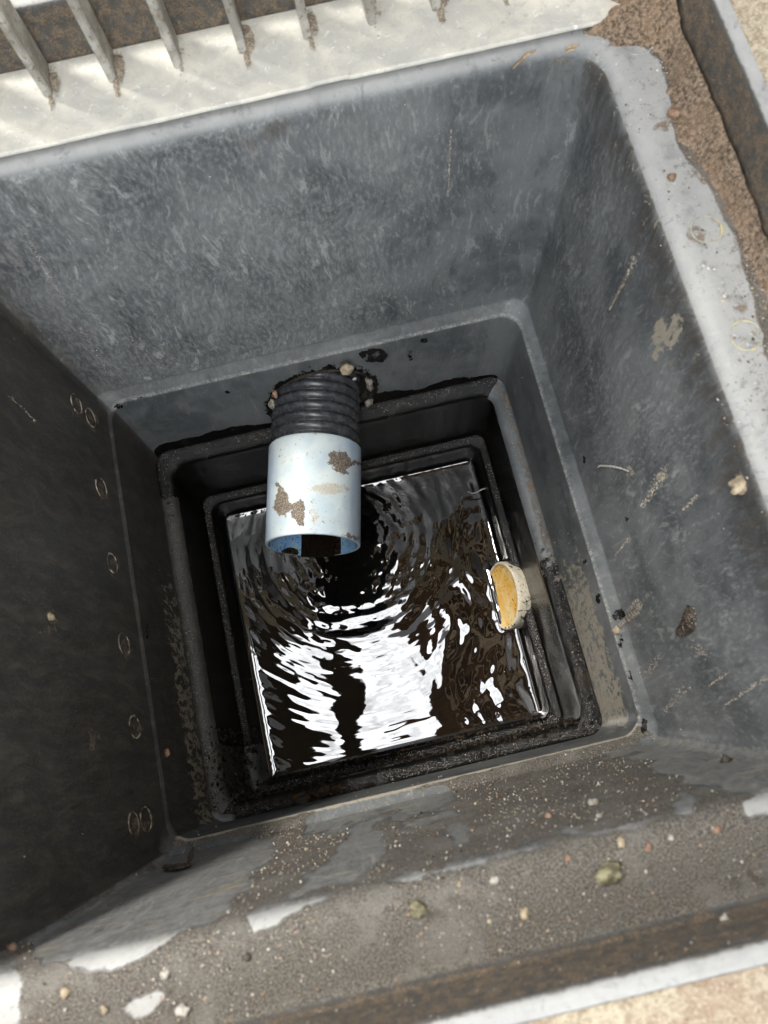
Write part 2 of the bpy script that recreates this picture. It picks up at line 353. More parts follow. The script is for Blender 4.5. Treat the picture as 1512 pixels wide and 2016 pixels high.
# back wall film
bw = bk & wall
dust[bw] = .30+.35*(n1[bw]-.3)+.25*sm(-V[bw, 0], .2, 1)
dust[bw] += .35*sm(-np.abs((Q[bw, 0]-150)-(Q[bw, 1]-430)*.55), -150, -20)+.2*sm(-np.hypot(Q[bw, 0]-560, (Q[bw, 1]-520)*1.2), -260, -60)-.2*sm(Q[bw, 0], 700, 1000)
dust[rt & wall] = .28+.3*(n1[rt & wall]-.4)
lime[rt & wall] = (.42*sm(V[:, 2], -.5, -.05)*(.6+.8*n1))[rt & wall]
grime[rt & wall] = (.5*sm(V[:, 2], -.35, -.06)+.15)[rt & wall]
for cx, cy, r_ in [(1310, 660, 38), (1330, 640, 25), (1290, 700, 14), (1455, 950, 22), (1240, 930, 16), (1300, 940, 14), (1180, 1210, 12)]:
    k_ = rt & wall & (np.hypot(Q[:, 0]-cx, Q[:, 1]-cy) < 2*r_); lime[k_] = np.maximum(lime[k_], .75*sm(-np.hypot((Q[k_, 0]-cx)*1.3, Q[k_, 1]-cy)+r_, -10, 8))
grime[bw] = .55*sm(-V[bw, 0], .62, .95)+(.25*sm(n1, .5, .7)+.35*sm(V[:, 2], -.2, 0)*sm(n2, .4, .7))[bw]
k_ = bw & (V[:, 0] > .6) & (zz > -.3); rust[k_] = (.45*sm(V[:, 0], .6, .95)*sm(zz, -.3, -.05))[k_]
# left wall brown film
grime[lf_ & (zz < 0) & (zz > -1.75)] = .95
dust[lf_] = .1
# lower walls
grime[bk & low] = .30
dust[bk & low] = .12
lime[rt & low] = (.12+.62*sm(-V[:, 1], -.25, .35)*sm(-zz, 1.18, 1.4))[rt & low]
lime[lf_ & low] = (.05+.62*sm(-zz, 1.36, 1.6)*sm(-V[:, 1], -.6, .0))[lf_ & low]
lime[fr & low] = .45
grime[fr & low] = .4
# damp line
wl = -1.665+.09*(n2-.5)+.02*np.sin(V[:, 0]*9)-.07*sm(V[:, 0], .55, .80)
wet[:] = np.where(bk, 1-sm(zz-wl, -.03, .03), 0)
band = (zz < -1.735)
shelfL = lf_ & band & (zz > -2.2); shelfR = rt & band & (zz > -2.1)
wet[band & ~bk] = 1
wet[shelfL] = .25*sm(V[shelfL, 1], -.6, .5)+.12; grime[shelfL] = .95; lime[shelfL] = .30
wet[shelfL & (V[:, 1] > .62)] = 1
wet[lf_ & (zz < -1.80)] = np.where(sm(V[:, 1], -.75, -.3) > .5, .9, .45)[lf_ & (zz < -1.80)]
wet[shelfR] = .3+.5*sm(-V[shelfR, 1], -.1, .35)
wet[rt & (zz < -1.80)] = .85
lime[rt & band & (zz > -1.80) & (V[:, 1] > -.1)] = .25
rust[rt & (zz < -1.74) & (zz > -1.762)] = .5
wet[fr & band] = .80
edge_shine = np.abs(zz+1.2025) < .0045  # edge highlight, painted as a pale line through the lime and dust masks
lime[edge_shine] = np.where(fr[edge_shine], .95, np.where(lf_[edge_shine], .2, .55)); mud[edge_shine & fr] *= .4; dust[edge_shine] = .8
cf = (zz < -1.15) & (zz > -1.199); dust[cf] *= .3; grime[cf & bk] = .45
for cx, cy in [(150, 795), (178, 822), (199, 960), (221, 1109), (244, 1268), (265, 1431), (263, 1622), (287, 1613), (97, 1215), (180, 1450)]:
    k_ = lf_ & wall & (np.hypot((Q[:, 0]-cx-3)*1.5, Q[:, 1]-cy-8) < 60); rust[k_] = np.maximum(rust[k_], .52*(1-sm(np.hypot((Q[k_, 0]-cx-4)*1.7, Q[k_, 1]-cy-8), 14, 40)))
# old drip marks along the L1 edge, plus a debris shadow painted at right
for cx, cy, rx, ry in [(775, 1000, 0, 0), (735, 700, 34, 16), (835, 670, 10, 6), (555, 762, 14, 6), (448, 772, 8, 4), (640, 730, 20, 6), (610, 722, 6, 3), (232, 800, 14, 7), (275, 782, 10, 4), (1152, 1106, 5, 8), (1178, 1178, 7, 12), (1218, 1210, 16, 14), (1222, 1260, 8, 22), (1242, 1330, 7, 14), (1268, 1430, 9, 20), (290, 1245, 4, 20), (1150, 905, 4, 9), (1235, 1022, 6, 7), (808, 700, 8, 12)]:
    if rx == 0: continue
    k_ = (np.abs(Q[:, 0]-cx) < 3*rx+10) & (np.abs(Q[:, 1]-cy) < 3*ry+10) & (zz < -.5)
    wet[k_] = np.maximum(wet[k_], .58*(1-sm(np.hypot((Q[k_, 0]-cx)/rx, (Q[k_, 1]-cy)/ry), .7, 1.3)))
# splash stain round the pipe hole
k_ = bk & low; rr = np.hypot(V[:, 0]-hx, zz-hz); wet[k_] = np.maximum(wet[k_], (.62*(1-sm(rr, .23, .34)))[k_])
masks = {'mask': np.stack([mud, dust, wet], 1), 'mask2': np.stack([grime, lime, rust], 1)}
hole = bk & (V[:, 1] > .5) & (np.hypot(V[:, 0]-hx, zz-hz) < hr+.012*(n2-.5)) & (zz < -1.19)
F = F[~hole[F].any(1)]
basin = empty('catch_basin', (0, 0, 0))
tag(basin, 'square grey plastic drain box sunk into the paving, walls streaked with silt', 'catch basin')
rowz = full[:, 5]
def submesh(name, fmask):
    f = F[fmask]; used = np.unique(f); mp = -np.ones(len(V), int); mp[used] = np.arange(len(used))
    return mesh(name, V[used], mp[f], M_basin, basin, attrs={k: v[used] for k, v in masks.items()})
rowi = F[:, 0]//NC
ir = int(np.argmax((full[:, 0] > -1.19) & (full[:, 5] < .01))); il = int(np.argmax(rowz < -.055)); i1 = int(np.argmax(rowz < -1.215)); i2 = int(np.argmax(rowz < -1.735))
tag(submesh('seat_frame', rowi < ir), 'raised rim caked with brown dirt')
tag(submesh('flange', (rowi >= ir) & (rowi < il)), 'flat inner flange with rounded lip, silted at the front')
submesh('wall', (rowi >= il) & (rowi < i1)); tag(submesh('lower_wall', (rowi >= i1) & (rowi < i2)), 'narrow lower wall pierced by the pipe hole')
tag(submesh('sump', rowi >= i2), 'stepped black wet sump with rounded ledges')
bvh = BVHTree.FromPolygons([tuple(v) for v in V], [tuple(int(i) for i in f) for f in F])
def hit(px, py):
    d = Vector(ray(px, py)).normalized(); loc, nor, i, ds = bvh.ray_cast(Vector(CAMP), d)
    if nor is not None and nor.dot(d) > 0: nor = -nor
    return loc, nor

# hole sleeve behind the wall
M_soil = simple('dark_soil', (.012, .010, .008), (.05, .04, .028), 30, .9, None, 120, .6, .01)
th = np.linspace(0, 2*np.pi, 49)[:-1]
V_ = []
for k, (y, r) in enumerate([(.838, .236), (.90, .235), (1.1, .228), (1.1, .001)]):
    for a_ in th: V_.append((hx+r*math.cos(a_), y, hz+r*math.sin(a_)))
mesh('soil_backing', V_, grid_faces(4, 48), M_soil, basin)

# embossed knockout rings
M_ringd = simple('worn_brown_plastic', (.09, .07, .05), (.42, .36, .28), 30, .5)
M_ringl = simple('yellowed_plastic', (.36, .36, .32), (.55, .48, .22), 25, .5)
def torus_on(px, py, R, mat, r=.0032, name='knockout_ring'):
    loc, nor = hit(px, py); c = np.array(loc); n = np.array(nor)
    a1 = np.cross(n, (0, 0, 1.)) if abs(n[2]) < .9 else np.cross(n, (0, 1., 0)); a1 /= np.linalg.norm(a1); a2 = np.cross(n, a1)
    Vt = []
    A = np.linspace(0, 2*np.pi, 41)[:-1]; Bq = np.linspace(0, 2*np.pi, 9)[:-1]
    for b in Bq:
        for q in A:
            w = a1*math.cos(q)+a2*math.sin(q); rr_ = r*(.75+.5*math.sin(2*q+px)+.35*math.sin(5*q+py)+.3*math.sin(9*q))
            Vt.append(c+w*(R+rr_*math.cos(b))+n*(rr_*math.sin(b)*.8+.001))
    Fg = grid_faces(9-1, 40); last = [(7*40+j, 7*40+(j+1) % 40, (j+1) % 40, j) for j in range(40)]
    return mesh(name, Vt, list(map(tuple, Fg))+last, mat, basin, origin=c)
for q in [(150, 795), (178, 822), (199, 960), (221, 1109), (244, 1268), (265, 1431), (263, 1622), (287, 1613)]: torus_on(*q, .040*(.92+.16*random.random()), M_ringd, .0028)
for q in [(1391, 452), (1469, 660), (1256, 85)]: torus_on(*q, .040, M_ringl if q[0] > 1300 else M_basin, .0028)

# ------------------------------------------------------------------ pavement
M_conc, t, b, P = newmat('sandy_concrete')
a1 = noise(t, P, 4, 6, .7); a2 = noise(t, P, 38, 5, .7); a3 = noise(t, P, 150, 3, .6)
col = mixc(t, ramp(t, a2, .35, .65), (.32, .255, .18), (.54, .475, .35))
col = mixc(t, math_(t, 'MULTIPLY', ramp(t, a1, .45, .62), .5), col, (.32, .22, .155))
col = mixc(t, math_(t, 'MULTIPLY', ramp(t, a3, .55, .65), .6), col, (.60, .56, .46))
col = mixc(t, math_(t, 'MULTIPLY', ramp(t, a3, .40, .34), .6), col, (.15, .11, .075))
setin(t, b, 'Base Color', col); setin(t, b, 'Roughness', .9); bump(t, b, math_(t, 'ADD', a2, a3), .8, .01)
rr_ = []
for x0, x1, y0, y1, r in [(-1.262, 1.262, -1.256, 1.366, .05), (-1.5, 1.5, -1.5, 1.6, .1), (-3, 3, -3, 3, .3), (-12, 12, -12, 12, 1), (-400, 400, -400, 400, 5)]:
    rr_ += ring(x0, x1, y0, y1, r, .196, 6)[0]
tag(mesh('pavement', rr_, grid_faces(5, 4*(6+K)), M_conc), kind='structure')

# ------------------------------------------------------------------ water
n = 470; hw = .712; xs = np.linspace(-hw, hw, n); X, Y = np.meshgrid(xs, xs)
P2 = np.stack([X.ravel(), Y.ravel()], 1)
wx = P2+.035*np.stack([fbm(P2*3.2, 2, 21)-.5, fbm(P2*3.2, 2, 22)-.5], 1)
rc0 = unp(690, 1062, 2, -2.484); dx, dy = wx[:, 0]-rc0[0], wx[:, 1]-rc0[1]; r = np.hypot(dx, dy); thc = np.arctan2(dx, -dy)
lam = .078
ph = 2*np.pi*r/lam+5*fbm(P2*1.6, 2, 4)
sl_ = .048*sm(r, .05, .2)*(1-sm(r, .38, .74))+.004+.005*sm(-P2[:, 0], .1, .35)
sl_ *= .35+1.2*fbm(np.stack([thc*3.5, r*5], 1), 3, 8)
h = sl_*lam/(2*np.pi)*np.sin(ph)
arc = np.stack([thc*2.2+7, r*11], 1)
h += .0070*(fbm(arc, 3, 61)-.5)*sm(r, .1, .25)*(1-.80*sm(r, .44, .70))
arc2 = np.stack([thc*6+7, r*34], 1); h += .0008*(fbm(arc2, 2, 71)-.5)*(1-.5*sm(r, .5, .8)+.3*sm(-P2[:, 0], .15, .35))
h += .0030*(fbm(P2*3.4, 2, 31)-.5)
side_r = sm(P2[:, 0], .10, .5)
h += side_r*.0100*(fbm(wx*np.array([7., 4.])+.3*np.sin(wx[:, ::-1]*9), 3, 51)-.5)
r2 = np.hypot(P2[:, 0]-.64, P2[:, 1]+.06); h += .00018*np.sin(2*np.pi*r2/.07)*np.exp(-r2/.25)
edge = .706-np.maximum(np.abs(P2[:, 0]), np.abs(P2[:, 1])); h += .010*np.exp(-np.maximum(edge, 0)/.011)
rc = np.hypot(np.maximum(np.abs(P2[:, 0]-.66)-.03, 0), np.maximum(np.abs(P2[:, 1]+.075)-.16, 0)); h += .008*np.exp(-rc/.016)
Vw = np.stack([P2[:, 0], P2[:, 1], -2.484+h], 1)
M_water, t, b, P = newmat('black_oily_water')
sp = N(t, 'ShaderNodeTexVoronoi'); t.links.new(P, sp.inputs['Vector']); sp.inputs['Scale'].default_value = 26
sc = N(t, 'ShaderNodeSeparateColor'); t.links.new(sp.outputs['Color'], sc.inputs[0])
dot = math_(t, 'MULTIPLY', ramp(t, sp.outputs['Distance'], .05, .075, 1, 0), math_(t, 'GREATER_THAN', sc.outputs[0], .72))
setin(t, b, 'Base Color', mixc(t, dot, mixc(t, ramp(t, noise(t, P, 3, 3), .4, .7), (.003, .003, .003), (.009, .006, .004)), (.35, .34, .31)))
setin(t, b, 'Roughness', math_(t, 'MULTIPLY_ADD', dot, .6, .012)); b.inputs['IOR'].default_value = 1.85
tag(mesh('water', Vw, grid_faces(n, n, False), M_water), kind='structure')

# ------------------------------------------------------------------ grate standing on the back flange
M_grate, t, b, P = newmat('chalky_white_grate')
g1 = noise(t, P, 8, 6, .65, .6); g2 = noise(t, P, 45, 5, .7, 1.); g3 = noise(t, P, 190, 3)
col = mixc(t, ramp(t, g1, .35, .65), (.44, .435, .40), (.58, .56, .49))
col = mixc(t, math_(t, 'MULTIPLY', ramp(t, g2, .60, .66), .7), col, (.74, .74, .72))
col = mixc(t, math_(t, 'MULTIPLY', ramp(t, g2, .42, .34), .45), col, (.30, .28, .22))
col = mixc(t, math_(t, 'MULTIPLY', ramp(t, g3, .66, .72), .5), col, (.35, .27, .2))
setin(t, b, 'Base Color', col); setin(t, b, 'Roughness', .55); bump(t, b, math_(t, 'ADD', g2, g3), .25, .004)
M_bar = simple('dirty_grey_grate_bar', (.25, .24, .21), (.40, .39, .35), 14, .6, (.15, .115, .08), 90, .5, .006)
def boxv(x0, x1, y0, y1, z0, z1, lean=(0, 0)):
    v = [(x+lean[0]*z, y+lean[1]*z, z) for z in (z0, z1) for y in (y0, y1) for x in (x0, x1)]
    return v, [(0, 2, 3, 1), (4, 5, 7, 6), (0, 1, 5, 4), (2, 6, 7, 3), (0, 4, 6, 2), (1, 3, 7, 5)]
def bevbox(name, args, mat, parent, lean=(0, 0), bev=.006, cuts=0, origin=None):
    v, f = boxv(*args, lean=lean); bm = bmesh.new(); vs = [bm.verts.new(Vector(q)*U) for q in v]
    for q in f: bm.faces.new([vs[i] for i in q])
    bmesh.ops.bevel(bm, geom=bm.edges[:], offset=bev*U, segments=2, affect='EDGES')
    me = bpy.data.meshes.new(name); bm.to_mesh(me); bm.free(); me.materials.append(mat)
    o = link(name, me, parent)
    if parent: o.location = -Vector(parent.location)
    return o
grate = empty('drain_grate', (0, 1.17, .03))
tag(grate, 'off-white drain grate stood on its edge along the back of the drain box', 'grate')
# side band: a long plate with a slightly chipped, uneven front edge
nx = 160; xs_ = np.linspace(-1.15, 1.165, nx); vs, fs = [], []
fy = 1.034+.004*(fbm(np.stack([xs_*9, xs_*0], 1), 3, 2)-.5)+np.where(np.abs(xs_-.25) < .05, .004, 0)
for y_, z_ in ((fy+.002, .020), (fy, .023), (fy+.001, .028), (fy+.005, .033), (np.full(nx, 1.306), .033), (np.full(nx, 1.313), .028), (np.full(nx, 1.313), .002)):
    for x_, yy in zip(xs_, y_ if hasattr(y_, '__len__') else [y_]*nx): vs.append((x_, yy, z_))
fs = [tuple(q) for q in grid_faces(7, nx, False)]+[tuple(i*nx for i in range(7)), tuple(i*nx+nx-1 for i in range(6, -1, -1))]
mesh('side_band', vs, fs, M_grate, grate, smooth=False)
LEAN = (-.040, .0075)
for i in range(-4, 7):
    x_ = -.528+.1862*(i)
    if -1.15 < x_ < 1.1: bevbox('bearing_bar', (x_-.012, x_+.012, 1.19, 1.307, .031, 2.12), M_bar, grate, LEAN, .004)
for z_ in (1.25, 1.7):
    bevbox('cross_rod', (-1.14+LEAN[0]*z_, 1.08, 1.236, 1.26, z_-.012, z_+.012), M_bar, grate, (0, LEAN[1]), .004)
bevbox('top_band', (-1.2, 1.08, 1.05, 1.325, 2.12, 2.15), M_grate, grate, (0, 0), .006)

# ------------------------------------------------------------------ pipe
E0 = np.array([-.010, .95, -1.552]); E1 = np.array([-.183, .178, -1.55]); AX = E1-E0; LN = np.linalg.norm(AX); AX /= LN
SX = np.cross(AX, (0, 0, 1.)); SX /= np.linalg.norm(SX); SZ = np.cross(SX, AX)   # SX to one side, SZ up
def tube(profile, nseg=72, jit=None):
    Vv = []
    for s, r in profile:
        for a_ in np.linspace(0, 2*np.pi, nseg+1)[:-1]:
            Vv.append(E0+AX*s+(SX*math.cos(a_)+SZ*math.sin(a_))*r)
    return np.array(Vv), grid_faces(len(profile), nseg)
pipe = empty('drain_pipe', tuple(E0+AX*.12))
tag(pipe, 'black corrugated pipe with a pale blue sleeve, emptying into the water', 'pipe')
M_corr, t, b, P = newmat('black_corrugated_plastic')
c1_ = noise(t, P, 30, 4); c2_ = noise(t, P, 160, 4, .65)
col = mixc(t, ramp(t, c1_, .35, .7), (.034, .036, .040), (.062, .065, .071)); col = mixc(t, math_(t, 'MULTIPLY', ramp(t, c2_, .66, .74), .4), col, (.13, .125, .115))
setin(t, b, 'Base Color', col); setin(t, b, 'Roughness', math_(t, 'MULTIPLY_ADD', c1_, .3, .12)); bump(t, b, c2_, .12, .003)
s_white = LN-.438
pr = []; s = 0.0; per = .0475
while s < s_white+.03:
    q = (s % per)/per
    rr2 = .175+.022*max(0., math.sin(math.pi*q))**.6
    pr.append((s, float(rr2))); s += .0028
Vc, Fc = tube(pr, 84); mesh('corrugated_hose', Vc, Fc, M_corr, pipe)
M_pvc, t, b, P = newmat('faded_blue_pvc')
a = N(t, 'ShaderNodeAttribute', attribute_name='mask'); s3 = N(t, 'ShaderNodeSeparateColor'); t.links.new(a.outputs['Color'], s3.inputs[0])
p1 = noise(t, P, 7, 4); p2 = noise(t, P, 50, 9, .74); p3 = noise(t, P, 200, 3)
col = mixc(t, ramp(t, p1, .38, .62), (.36, .435, .48), (.47, .53, .53))
col = mixc(t, math_(t, 'MULTIPLY', s3.outputs[1], .8), col, (.25, .36, .56))
col = mixc(t, math_(t, 'MULTIPLY', ramp(t, p2, .54, .64), .4), col, (.57, .60, .59))
sf = ramp(t, math_(t, 'ADD', s3.outputs[2], math_(t, 'MULTIPLY', math_(t, 'SUBTRACT', p2, .5), 3.2)), .55, .8)
col = mixc(t, math_(t, 'MULTIPLY', sf, .6), col, (.34, .27, .17))
df = ramp(t, math_(t, 'ADD', s3.outputs[0], math_(t, 'MULTIPLY', math_(t, 'SUBTRACT', p2, .5), 3.4)), .46, .56)
col = mixc(t, df, col, mixc(t, ramp(t, p3, .4, .6), (.06, .048, .035), (.20, .165, .13)))
setin(t, b, 'Base Color', col); setin(t, b, 'Roughness', math_(t, 'MULTIPLY_ADD', df, .35, .42)); bump(t, b, math_(t, 'MULTIPLY_ADD', df, 1.0, math_(t, 'MULTIPLY', p3, .15)), .35, .004)
ro_, ri_ = .2025, .190
Ls = np.linspace(s_white+.004, LN-.003, 90)
Vs, Fs = tube([(s_white, ri_), (s_white, ro_-.003)]+[(x, ro_) for x in Ls]+[(LN, ro_-.003), (LN, ri_+.001)], 160)
Qs = topx(Vs); dirt = np.zeros(len(Vs)); sep_ = np.zeros(len(Vs)); nn = (fbm(Vs*22, 3, 3)-.5)
topside = ((Vs-E0)@SZ) > -.06
for pl in [[(648, 892), (668, 888), (682, 896), (690, 908), (684, 925), (694, 936), (676, 934), (660, 926), (650, 910)],
           [(676, 912), (700, 905), (718, 915), (716, 922), (700, 914), (684, 922)],
           [(545, 976), (552, 962), (565, 968), (572, 985), (582, 990), (590, 978), (598, 985), (602, 1002), (598, 1020), (590, 1034), (578, 1022), (572, 1008), (560, 1012), (548, 1016), (540, 1000)],
           [(545, 952), (560, 954), (558, 966), (548, 964)], [(672, 1046), (690, 1052), (706, 1056), (704, 1064), (686, 1060), (674, 1054)], [(586, 1015), (600, 1010), (596, 1034), (584, 1034)]]:
    dirt = np.maximum(dirt, sm(polydist(Qs, pl)+nn*16, -5, 5)*.9)
for (cx, cy, rx, ry, w) in [(645, 962, 55, 16, .8), (620, 1010, 14, 50, .45), (580, 900, 50, 20, .3), (580, 860, 30, 10, .35), (600, 1025, 90, 22, .35)]:
    sep_ = np.maximum(sep_, w*(1-sm(np.hypot((Qs[:, 0]-cx)/rx, (Qs[:, 1]-cy)/ry), .2, 1.3)))
sep_ += .16; dirt += .08; dirt *= topside; blue = np.clip(sm(Qs[:, 0], 655, 715)*(.5+nn)+(.6*sm(-Qs[:, 0], -550, -520)), 0, 1)*.9
sleeve = mesh('pipe_sleeve', Vs, Fs, M_pvc, pipe, attrs={'mask': np.stack([dirt, blue, np.clip(sep_, 0, 1)], 1)})
sleeve['label'] = 'pale blue plastic sleeve blotched with brown mud'
M_in, t, b, P = newmat('stained_blue_pvc_inside')
q1 = noise(t, P, 24, 5, .65); q2 = noise(t, P, 110, 4)
a = N(t, 'ShaderNodeAttribute', attribute_name='mask'); s3 = N(t, 'ShaderNodeSeparateColor'); t.links.new(a.outputs['Color'], s3.inputs[0])
col = mixc(t, ramp(t, q1, .4, .62), (.20, .38, .68), (.30, .50, .60)); col = mixc(t, math_(t, 'MULTIPLY', ramp(t, q1, .58, .7), .6), col, (.16, .26, .10))
col = mixc(t, ramp(t, q2, .57, .64), col, (.03, .025, .02))
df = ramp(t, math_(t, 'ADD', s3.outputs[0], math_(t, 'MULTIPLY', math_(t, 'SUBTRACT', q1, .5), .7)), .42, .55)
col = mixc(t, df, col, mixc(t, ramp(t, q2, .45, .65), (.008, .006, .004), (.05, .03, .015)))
setin(t, b, 'Base Color', col); setin(t, b, 'Roughness', math_(t, 'MULTIPLY_ADD', df, -.3, .45)); bump(t, b, q2, .3, .004)
Vi, Fi = tube([(LN-.001, ri_+.002), (LN-.004, ri_)]+[(x, ri_) for x in np.linspace(LN-.01, s_white+.01, 60)], 120)
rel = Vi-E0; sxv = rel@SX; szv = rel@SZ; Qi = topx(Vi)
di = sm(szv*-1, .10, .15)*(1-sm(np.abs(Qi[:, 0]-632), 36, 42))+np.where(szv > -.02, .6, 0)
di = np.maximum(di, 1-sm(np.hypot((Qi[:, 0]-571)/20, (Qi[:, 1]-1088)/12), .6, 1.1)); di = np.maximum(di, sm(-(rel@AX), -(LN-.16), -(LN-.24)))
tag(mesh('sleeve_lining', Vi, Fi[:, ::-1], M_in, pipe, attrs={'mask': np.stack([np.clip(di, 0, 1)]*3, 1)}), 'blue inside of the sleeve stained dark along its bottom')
# thread of water running out of the pipe
M_trick, t, b, P = newmat('running_water'); setin(t, b, 'Base Color', (.012, .008, .005)); setin(t, b, 'Roughness', .03); b.inputs['IOR'].default_value = 2.2
vs = []; nu, nv = 24, 40
for i in range(nv):
    s = LN-.30+.31*i/(nv-1); drop = 0
    for j in range(nu):
        w = -.075+.15*j/(nu-1); zt = -math.sqrt(ri_**2-.083**2)+.004+.002*math.sin(s*40+j*.3)+.002*math.sin(j*.6)
        vs.append(E0+AX*(s)+SX*w+SZ*zt)
st = mesh('water_trickle', vs, grid_faces(nv, nu, False), M_trick); st['kind'] = 'structure'

# ------------------------------------------------------------------ floating cap
M_cap, t, b, P = newmat('chalky_cream_cap')
q1 = noise(t, P, 34, 6, .68, .5); q2 = noise(t, P, 120, 4)
col = mixc(t, ramp(t, q2, .35, .6), (.50, .44, .33), (.68, .63, .52)); col = mixc(t, ramp(t, q1, .57, .61), col, (.018, .015, .012)); col = mixc(t, ramp(t, q2, .64, .68), col, (.05, .04, .03))
setin(t, b, 'Base Color', col); setin(t, b, 'Roughness', .7); bump(t, b, q1, .4, .005)
M_capy, t, b, P = newmat('yellowed_cap_inside')
q1 = noise(t, P, 12, 5, .6, .6); q2 = noise(t, P, 60, 5, .65)
col = mixc(t, ramp(t, q1, .35, .65), (.72, .55, .27), (.70, .40, .08)); col = mixc(t, ramp(t, q2, .60, .64), col, (.05, .035, .02)); col = mixc(t, math_(t, 'MULTIPLY', ramp(t, q2, .4, .3), .5), col, (.3, .26, .2))
setin(t, b, 'Base Color', col); setin(t, b, 'Roughness', .45); bump(t, b, q2, .2, .004)
capc = np.array([.700, -.085, -2.405]); ca = np.array([-.93, .06, .34]); ca /= np.linalg.norm(ca)
cs_ = np.cross(ca, (0, 0, 1.)); cs_ /= np.linalg.norm(cs_); cz = np.cross(cs_, ca)
cap = empty('pipe_cap', tuple(capc)); tag(cap, 'cream round pipe cap with yellow inside, half sunk at the right water edge', 'pipe cap')
def captube(profile, ns=72):
    Vv = [capc+ca*s+(cs_*math.cos(q)+cz*math.sin(q))*r for s, r in profile for q in np.linspace(0, 2*np.pi, ns+1)[:-1]]
    return np.array(Vv), grid_faces(len(profile), ns)
v_, f_ = captube([(.048, .160), (.052, .164), (.052, .170), (.048, .174), (.03, .175), (.0, .175), (-.03, .175), (-.048, .172), (-.056, .160), (-.058, .10), (-.058, .001)])
mesh('skirt', v_, f_, M_cap, cap)
v_, f_ = captube([(.049, .163), (.043, .162), (.040, .158), (.036, .12), (.034, .06), (.034, .001)])
tag(mesh('inner_face', v_, f_[:, ::-1], M_capy, cap), 'yellowed inner face')

# ------------------------------------------------------------------ small things
def blob(name, c, rad, mat, seed=0, sub=3, rough=.35, parent=None, rot=None):
    bm = bmesh.new(); bmesh.ops.create_icosphere(bm, subdivisions=sub, radius=1)
    P_ = np.array([v.co[:] for v in bm.verts]); k = 1+rough*(fbm(P_*1.6+seed*3.7+50, 3, seed)-.5)*2
    P_ = P_*k[:, None]*np.array(rad)
    if rot is not None: P_ = P_@np.array(Matrix.Rotation(rot, 3, 'Z')).T
    Fb = [[v.index for v in f.verts] for f in bm.faces]; bm.free()
    return mesh(name, P_+np.array(c), Fb, mat, parent, origin=c)
M_peb = {k: simple('pebble_'+k, a_, b_, 60, .7, None, 300, .4, .003) for k, a_, b_ in [
    ('pale', (.25, .235, .20), (.44, .42, .38)), ('rust', (.20, .12, .075), (.32, .215, .15)), ('tan', (.27, .22, .15), (.44, .37, .25)),
    ('moss', (.09, .08, .045), (.27, .25, .15)), ('dark', (.03, .025, .02), (.09, .075, .06)), ('brown', (.14, .085, .05), (.26, .17, .10))]}
peb = [ # px, py, radius px, kind, name, label
 (1196, 1718, 23, 'moss', 'stone', 'mossy olive stone, largest on the silt of the front flange'),
 (822, 1788, 17, 'moss', 'stone', 'crumbly olive clump on the front flange below the water'),
 (1033, 1798, 11, 'tan', 'pebble', 'tan pebble between the two olive stones on the front flange'),
 (1169, 1583, 9, 'pale', 'pebble', 'white pebble on the dark silt just above the front lip'),
 (1181, 1609, 6, 'pale', 'pebble', 'tiny pale pebble just below the white pebble at the front lip'),
 (1081, 1609, 8, 'rust', 'pebble', 'orange-brown pebble on the dark silt above the front lip'),
 (1410, 1633, 8, 'rust', 'pebble', 'orange pebble on the front flange near the right lip'),
 (1277, 1668, 7, 'rust', 'pebble', 'reddish pebble between the mossy stone and the orange pebble'),
 (974, 1733, 8, 'pale', 'pebble', 'pale pebble on the front flange, left of the mossy stone'),
 (905, 1741, 5, 'tan', 'pebble', 'small tan pebble above the crumbly olive clump'),
 (1222, 1660, 9, 'tan', 'pebble', 'tan chip just above the mossy stone'),
 (1321, 1650, 6, 'pale', 'pebble', 'small pale pebble right of the reddish one'),
 (1118, 1690, 6, 'rust', 'pebble', 'small rusty pebble left of the mossy stone'),
 (326, 1918, 9, 'pale', 'pebble', 'pale round pebble on the silt at lower left'),
 (130, 1955, 9, 'tan', 'pebble', 'tan pebble near the bottom left corner'),
 (362, 1990, 11, 'pale', 'pebble', 'white chip at the bottom edge, left of centre'),
 (206, 1988, 7, 'tan', 'pebble', 'yellowish pebble at the bottom left'),
 (22, 1868, 9, 'rust', 'pebble', 'orange chip on the dark left corner'),
 (1427, 1810, 9, 'pale', 'pebble', 'pale pebble sunk in the brown seat wall at lower right'),
 (487, 1885, 8, 'dark', 'pebble', 'dark crumb below the pale lip patch'),
 (1430, 1500, 11, 'dark', 'pebble', 'flat dark crumb at the right end of the front wall'),
 (1460, 955, 20, 'tan', 'clay_lump', 'tan clay lump stuck below the right lip'),
 (97, 1215, 9, 'tan', 'clay_lump', 'tan speck of clay stuck on the dark left wall'),
 (326, 1483, 8, 'rust', 'pebble', 'orange chip lodged beside the left lower wall'),
 (1215, 1240, 9, 'tan', 'clay_lump', 'small tan crumb at the foot of the right wall'),
 (1322, 350, 9, 'brown', 'clay_lump', 'brown dirt crumb alone on the right flange')]
for i, (x, y, r, kd, nm, lb) in enumerate(peb):
    loc, nor = hit(x, y)
    if loc is None: print('miss', x, y); continue
    dist = (Vector(CAMP)-loc).length; R_ = r/FPX*dist*.98
    c = np.array(loc+nor*R_*.15)
    fl_ = (R_, R_*random.uniform(.75, 1.), R_*random.uniform(.6, .85))
    tag(blob(nm, c, fl_, M_peb[kd], i, 3 if r > 9 else 2, .75 if r > 14 else .8, rot=random.uniform(0, 3)), lb, 'stone' if nm != 'clay_lump' else 'lump', {'pebble': 'pebbles in the silt', 'stone': 'mossy stones on the front flange', 'clay_lump': 'lumps of clay'}[nm])
